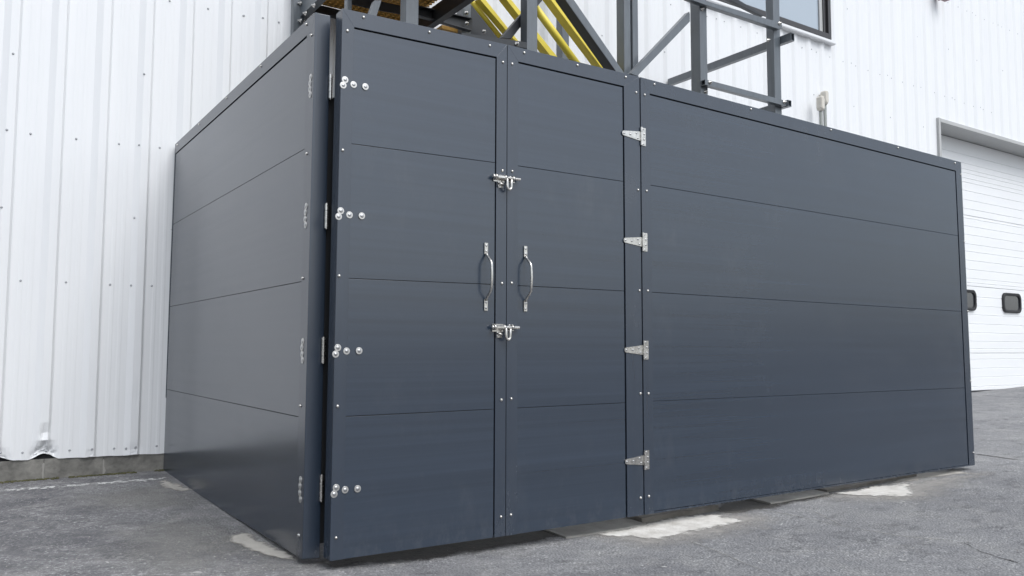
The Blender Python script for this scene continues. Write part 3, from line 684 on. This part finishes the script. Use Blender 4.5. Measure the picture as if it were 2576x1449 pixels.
# moss and crumbs at the foot of the wall
V = []; F = []
def blob(c, r, sq=.5):
    n0 = len(V)
    for k_, (h, f) in enumerate(((-.3, 1), (.35, .8), (.6, .35))):
        for j in range(5):
            q = 2*math.pi*j/5+random.random()*.7; V.append((c[0]+r*f*math.cos(q), c[1]+r*f*math.sin(q)*.8, c[2]+r*h*sq*2))
    for k_ in range(2):
        for j in range(5): j2 = (j+1) % 5; F.append((n0+k_*5+j, n0+k_*5+j2, n0+(k_+1)*5+j2, n0+(k_+1)*5+j))
    F.append(tuple(n0+10+j for j in range(5)))
for i in range(900):
    x = random.uniform(-1.7, .0); d_ = abs(random.gauss(0, .018)); y = D-.005-d_
    if noise.noise(Vector((x*4, 0, 0))) < -.35: continue
    blob((x, y, gz(x, y)), random.uniform(.004, .013), .6)
m_ = link('moss', V, F, 'moss'); m_['kind'] = 'stuff'; m_['label'] = 'green brown moss and grit along the foot of the concrete foundation'; m_['category'] = 'moss'
V = []; F = []
for i in range(700):
    r_ = random.random()
    if r_ < .3: p = onground(random.uniform(430, 760), random.uniform(1200, 1445))
    elif r_ < .75: t = random.random(); p = onground(830+t*1600+random.gauss(0, 8), 1425-t*238+abs(random.gauss(0, 9)))
    else: p = onground(random.uniform(0, 2570), random.uniform(1240, 1447))
    if abs(p.x) < .06 and p.y > -.1: continue
    if p.y > .02 and p.x > -.02: continue
    blob((p.x, p.y, p.z), random.uniform(.0015, .0048), .5)
c_ = link('gravel_crumbs', V, F, 'grit'); c_['kind'] = 'stuff'; c_['label'] = 'scattered pale grit and small stones on the asphalt'; c_['category'] = 'gravel'

# ================================================================ steel stair tower behind the enclosure
TWR = empty('stair_tower', (2.2, YB, 0), 'grey steel stair tower with yellow handrails and ochre grating behind the enclosure', 'stair tower')
def pl(pix, m='steel', y=YB, d=.09, nm='beam', bevel=.003):
    return quad(nm, [at(*p, y=y) for p in pix], (0, d, 0), m, TWR, bevel=bevel)
def col_(xa_t, xb_t, yt, xa_b, xb_b, yb, y=YB, d=.09, m='steel', w_=None, down=True):
    """upright: front-face edges at two image heights; runs on down to the ground and up past the frame"""
    a, b = at(xa_t, yt, y=y), at(xb_t, yt, y=y); c, e = at(xa_b, yb, y=y), at(xb_b, yb, y=y)
    xm = (c.x+e.x)/2 if yb > yt else (a.x+b.x)/2; wd = abs(b.x-a.x+e.x-c.x)/2
    z1 = 6.2; z0 = gz(xm, y)
    return MB().box(xm-wd/2, xm+wd/2, y, y+d, z0, z1).build('column', m, TWR, bevel=.006)
cC1 = col_(1325, 1352, 0, 1326, 1352, 125)
cC2 = col_(1020.5, 1053.5, 0, 1021, 1053, 52)
cD1 = col_(1570, 1586, 0, 1571, 1587.5, 180, y=1.55, d=.10)
cD2 = col_(1590.5, 1604, 0, 1592, 1607, 180, y=1.565, d=.06)
cE = col_(1755, 1773, 20, 1763, 1781, 228, d=.115)
cF = col_(1936.7, 1952, 0, 1950, 1967.5, 275)
col_(1162, 1184.6, 20, 1162, 1184.6, 78, y=2.45, d=.10)
col_(873.3, 885.8, 5, 873.3, 885.8, 20, y=1.9, d=.06)
col_(1414.5, 1432, 40, 1414.5, 1432, 140, y=2.62, d=.10)
# guard rails and lower frame on the right bay
pl([(1740, -12), (1772, 0.5), Z4(2085, 265), Z4(2085, 325), Z4(2040, 332), Z4(1190, 50), Z4(1000, -18)], y=YB-.052, d=.05)
def hollow(p_tl, p_tr, p_br, p_bl, y, d=.05, wall_=.005, nm='beam', m='steel'):
    """square tube along x with open ends"""
    a, b, c, e = [at(*p, y=y) for p in (p_tl, p_tr, p_br, p_bl)]
    x0, x1 = (a.x+e.x)/2, (b.x+c.x)/2; V = []; F = []
    zt0, zt1, zb0, zb1 = a.z, b.z, e.z, c.z
    for (x, zt, zb) in ((x0, zt0, zb0), (x1, zt1, zb1)):
        V += [(x, y, zb), (x, y, zt), (x, y+d, zt), (x, y+d, zb)]
        V += [(x, y+wall_, zb+wall_), (x, y+wall_, zt-wall_), (x, y+d-wall_, zt-wall_), (x, y+d-wall_, zb+wall_)]
    for j in range(4):
        k_ = (j+1) % 4
        F += [(j, 8+j, 8+k_, k_)[::-1], (4+j, 4+k_, 12+k_, 12+j)[::-1], (j, k_, 4+k_, 4+j)[::-1], (8+j, 12+j, 12+k_, 8+k_)[::-1]]
    return link(nm, V, F, m, TWR)
hollow(Z4(1205, 907), Z4(2137, 1155), Z4(2137, 1215), Z4(1205, 968), YB-.052)
def ybeam(X, pa, pb, h, w_=.05, m='steel', y0=None, y1=None, zc=None):
    """square tube running back along y at x=X through image points pa (near), pb (far)"""
    a, b = at(*pa, x=X), at(*pb, x=X); z = zc if zc is not None else (a.z+b.z)/2; ya = y0 if y0 is not None else a.y; yb = y1 if y1 is not None else b.y; t = .005
    V = []; F = []
    for y in (ya, yb):
        for (x_, z_) in ((X-w_/2, z-h/2), (X-w_/2, z+h/2), (X+w_/2, z+h/2), (X+w_/2, z-h/2)): V.append((x_, y, z_))
        for (x_, z_) in ((X-w_/2+t, z-h/2+t), (X-w_/2+t, z+h/2-t), (X+w_/2-t, z+h/2-t), (X+w_/2-t, z-h/2+t)): V.append((x_, y, z_))
    for j in range(4):
        k_ = (j+1) % 4
        F += [(j, 8+j, 8+k_, k_), (4+j, 4+k_, 12+k_, 12+j), (j, k_, 4+k_, 4+j), (8+j, 12+j, 12+k_, 8+k_)]
    return link('beam', V, F, m, TWR)
XF = cF.location.x+2.2+.075
ybeam(XF, Z4(2068, 478), Z4(1300, 755), .075, m='steel', y0=1.28, y1=D-.04)
ybeam(XF, Z4(1990, 1240), Z4(1900, 1260), .06, m='steel', y0=1.33, y1=D-.04)
# diagonal braces
pl([Z4(430, 868), Z4(365, 845), Z4(1030, 165), Z4(1030, 245)], y=YB+.03, d=.012, nm='brace', bevel=0)
pl([Z4(365, 845), Z4(355, 838), Z4(1022, 132), Z4(1030, 165)], y=YB+.03, d=.055, nm='brace', bevel=0)
pl([Z4(1440, -20), Z4(1560, -20), Z4(1880, 175), Z4(1860, 190)], 'steeldark', y=1.9, d=.04, nm='brace')
# stringer of the flight
kb = [Z3(1220, -40), Z3(1275, 0), Z3(1420, 200), Z3(1845, 830), Z3(1800, 900), Z3(1725, 860), Z3(1185, 0)]
pl([Z3(1150, -45), Z3(1245, -45), Z3(1850, 835), Z3(1905, 915), Z3(1820, 915), Z3(1750, 805)], 'steel', y=1.52, d=.004, nm='stair_stringer', bevel=0)
pl([Z3(1140, -45), Z3(1150, -45), Z3(1750, 805), Z3(1820, 915), Z3(1810, 915), Z3(1740, 805)], 'steeldark', y=1.525, d=.095, nm='stair_stringer', bevel=0)  # underside of the stringer, its shade put into the darker colour
pl([Z2(2070, -30), Z2(2105, 0), Z2(2130, 62), Z2(2440, 440), Z2(2560, 600), Z2(1950, 600), Z2(2070, 380)], 'steeldark', y=2.50, d=.02, nm='stair_stringer', bevel=0)
# yellow rails: square tubes (front face lit, underside in shade) and round pipes
def rail(p0, p1, p2, p3, y, d): return pl([p0, p1, p2, p3], 'yellow', y=y, d=d, nm='handrail')
def ext(pa, pb, k0, k1):
    dx, dy = pb[0]-pa[0], pb[1]-pa[1]; return (pa[0]-dx*k0, pa[1]-dy*k0), (pb[0]+dx*k1, pb[1]+dy*k1)
def sqrail(la, lb, ra, rb, y, d):
    a0, a1 = ext(la, lb, .06, .25); b0, b1 = ext(ra, rb, .06, .25); return rail(a0, b0, b1, a1, y, d)
sqrail(Z3(1012, 0), Z3(1580, 760), Z3(1085, 0), Z3(1665, 785), 1.72, .085)
sqrail(Z3(205, 0), Z3(505, 355), Z3(268, 0), Z3(630, 455), 2.25, .075)
sqrail(Z3(505, 0), Z3(990, 620), Z3(562, 0), Z3(1075, 635), 2.05, .085)
def pipe(pa, pb, y, r_): 
    a0, a1 = ext(pa, pb, .3, .25); return MB().tube([at(*a0, y=y), at(*a1, y=y)], r_, 16).build('handrail', 'yellow', TWR, smooth=True)
pipe(Z3(862, 125), Z3(1280, 695), 1.62, .031)
pipe(Z3(118, 30), Z3(425, 415), 2.35, .022)
# brace pieces crossing behind the middle column
pl([Z3(440, 432), Z3(560, 445), Z3(668, 305), Z3(935, -20), Z3(850, -20), Z3(650, 190)], 'steeldark', y=YB+.12, d=.05, nm='brace')
hollow(Z3(-10, 372), Z3(735, 484), Z3(735, 552), Z3(-10, 440), YB-.055, d=.05, m='steeldark')
# left landing: edge channels, beams and grating
XB = .95
ybeam(XB, Z2(250, 170), Z2(150, 260), .15, w_=.06, m='steel', y0=YB-.5, y1=D-.03, zc=3.695)
ybeam(1.91, Z2(250, 170), Z2(150, 260), .14, w_=.06, m='steeldark', y0=YB-.5, y1=D-.03, zc=3.69)
for (pa, pb, h, y) in ((Z2(735, 30), Z2(1290, 120), 0, 0),):
    pl([Z2(735, -60), Z2(1000, 0), Z2(1290, 62), Z2(1290, 162), Z2(1000, 110), Z2(735, 48)], 'steeldark', y=2.38, d=.008, nm='beam', bevel=0)
pl([Z2(1500, 68), Z2(2112, 208), Z2(2112, 345), Z2(1500, 165)], 'steeldark', y=2.38, d=.008, nm='beam', bevel=0)
pl([Z2(1500, 60), Z2(2112, 202), Z2(2112, 212), Z2(1500, 72)], 'steeldark', y=2.34, d=.05, nm='beam_flange', bevel=0)
pl([Z2(1500, 160), Z2(2112, 338), Z2(2112, 350), Z2(1500, 172)], 'steeldark', y=2.34, d=.05, nm='beam_flange', bevel=0)
pl([Z2(1000, 0), Z2(1080, 0), Z2(1020, 190), Z2(935, 170)], 'steel', y=YB+.05, d=.05, nm='brace')
# grating panel seen from beneath: crossing bars, open cells
def grating(x0, x1, y0, y1, z, name='grating'):
    V = []; F = []; mb = MB(); x = x0; h = .05
    while x <= x1: mb.box(x-.008, x+.008, y0, y1, z, z+h); x += .046
    y = y0+.001
    while y <= y1: mb.box(x0-.004, x1+.004, y-.009, y+.009, z+.002, z+h-.002); y += .046
    ob = mb.build(name, 'grate', TWR); ob['kind'] = 'stuff'; return ob
grating(XB+.05, 1.87, YB-.4, D-.06, 3.775)
for y_ in (2.88,): MB().box(XB+.035, 1.87, y_, y_+.055, 3.70, 3.765).build('beam', 'steeldark', TWR)
# treads of the flight between the stringers
for k_ in range(11):
    x_ = 2.05+k_*.25; z_ = 3.66-k_*.235
    mb = MB(); yy_ = 1.62
    mb.box(x_, x_+.24, 2.52, 2.86, z_, z_+.035).build('stair_tread', 'grate', TWR, bevel=.003)
# bolts
for p, y in ((Z4(1168, 105), YB), (Z4(2055, 268), YB-.052), (Z4(1922, 462), YB+.0), (Z4(1258, 945), YB-.052), (Z4(2110, 1170), YB-.052), (Z4(1208, 1050), YB), (Z3(620, 505), YB-.055), (Z2(2048, 150), 2.34), (Z2(2052, 270), 2.34), (Z2(2052, 12), 2.34), (Z2(2248, 362), 2.45)):
    q = at(*p, y=y-.001); inst('bolt', ME_BOLT, q, TWR)
for p in (Z2(150, 40), Z2(150, 240), Z2(210, 155), Z2(308, 65)):
    q = at(*p, x=XB-.035); inst('bolt', ME_BOLT, q, TWR, LEFT)
MB().box(XB-.09, XB+.0, D-.09, D-.028, 3.2, 6).build('column', 'steel', TWR, bevel=.004)

# ================================================================ electrical conduits on the wall
def conduit(y, label, nip, ztop_px, zbox_px):
    root = None
    zt = at(*ztop_px, y=y).z; zb = at(*zbox_px, y=y).z; x = at(*ztop_px, y=y).x
    e = empty('electrical_conduit', (x, D, gz(x, D)), label, 'conduit')
    r_ = .021
    MB().tube([(x, y, gz(x, D)), (x, y, zb+.02)], r_, 12).build('pipe', 'pipe', e, smooth=True)
    pr = [(x-.036, y-.035, zb+.03), (x-.036, y-.035, zt-.02), (x-.022, y-.035, zt), (x+.022, y-.035, zt), (x+.036, y-.035, zt-.02), (x+.036, y-.035, zb+.03), (x+.022, y-.035, zb), (x-.022, y-.035, zb)]
    MB().prism(pr, (0, .075, 0)).build('conduit_body', 'conduit', e, bevel=.006)
    pc = [(p[0]*.0+x+(p[0]-x)*.8, y-.041, zb+(zt-zb)*.06+(p[2]-zb)*.88) for p in pr]
    cv = MB().prism(pc, (0, .0055, 0)).build('cover_plate', 'conduit', e, bevel=.002)
    if nip: MB().tube([(x, y+.02, zt-.05), (x, D+.03, zt-.05)], .024, 12).build('nipple', 'conduit', e, smooth=True)
    MB().tube([(x, y, zb-.012), (x, y, zb+.004)], .028, 12).build('hub', 'conduit', e, smooth=True)
    return e
conduit(D-.16, 'shorter beige conduit with junction elbow nearest the stair tower', False, Z5(470, 998), Z5(476, 1140))
conduit(D-.07, 'taller beige conduit with junction elbow just right of the shorter one', True, Z5(512, 944), Z5(520, 1078))
# small wall lamp at the top edge
q = at(*Z5(1735, 4), y=D-.12)
for e_ in C.objects:
    if e_.get('category') == 'conduit': e_['group'] = 'electrical conduits on the wall'
LP = empty('wall_lamp', (q.x, D, q.z), 'small dark wall lamp high on the ribbed siding above the overhead door', 'lamp')
MB().prism([(q.x-.09, D-.19, q.z), (q.x+.09, D-.19, q.z), (q.x+.08, D-.19, q.z+.2), (q.x-.08, D-.19, q.z+.2)], (0, .09, 0)).build('lamp_housing', 'rust', LP, bevel=.01)
MB().box(q.x-.06, q.x+.06, D-.10, D-.03, q.z+.04, q.z+.16).build('mounting_box', 'rust', LP, bevel=.004)
MB().box(q.x-.07, q.x+.07, D-.196, D-.191, q.z+.02, q.z+.17).build('lens', 'glass', LP)
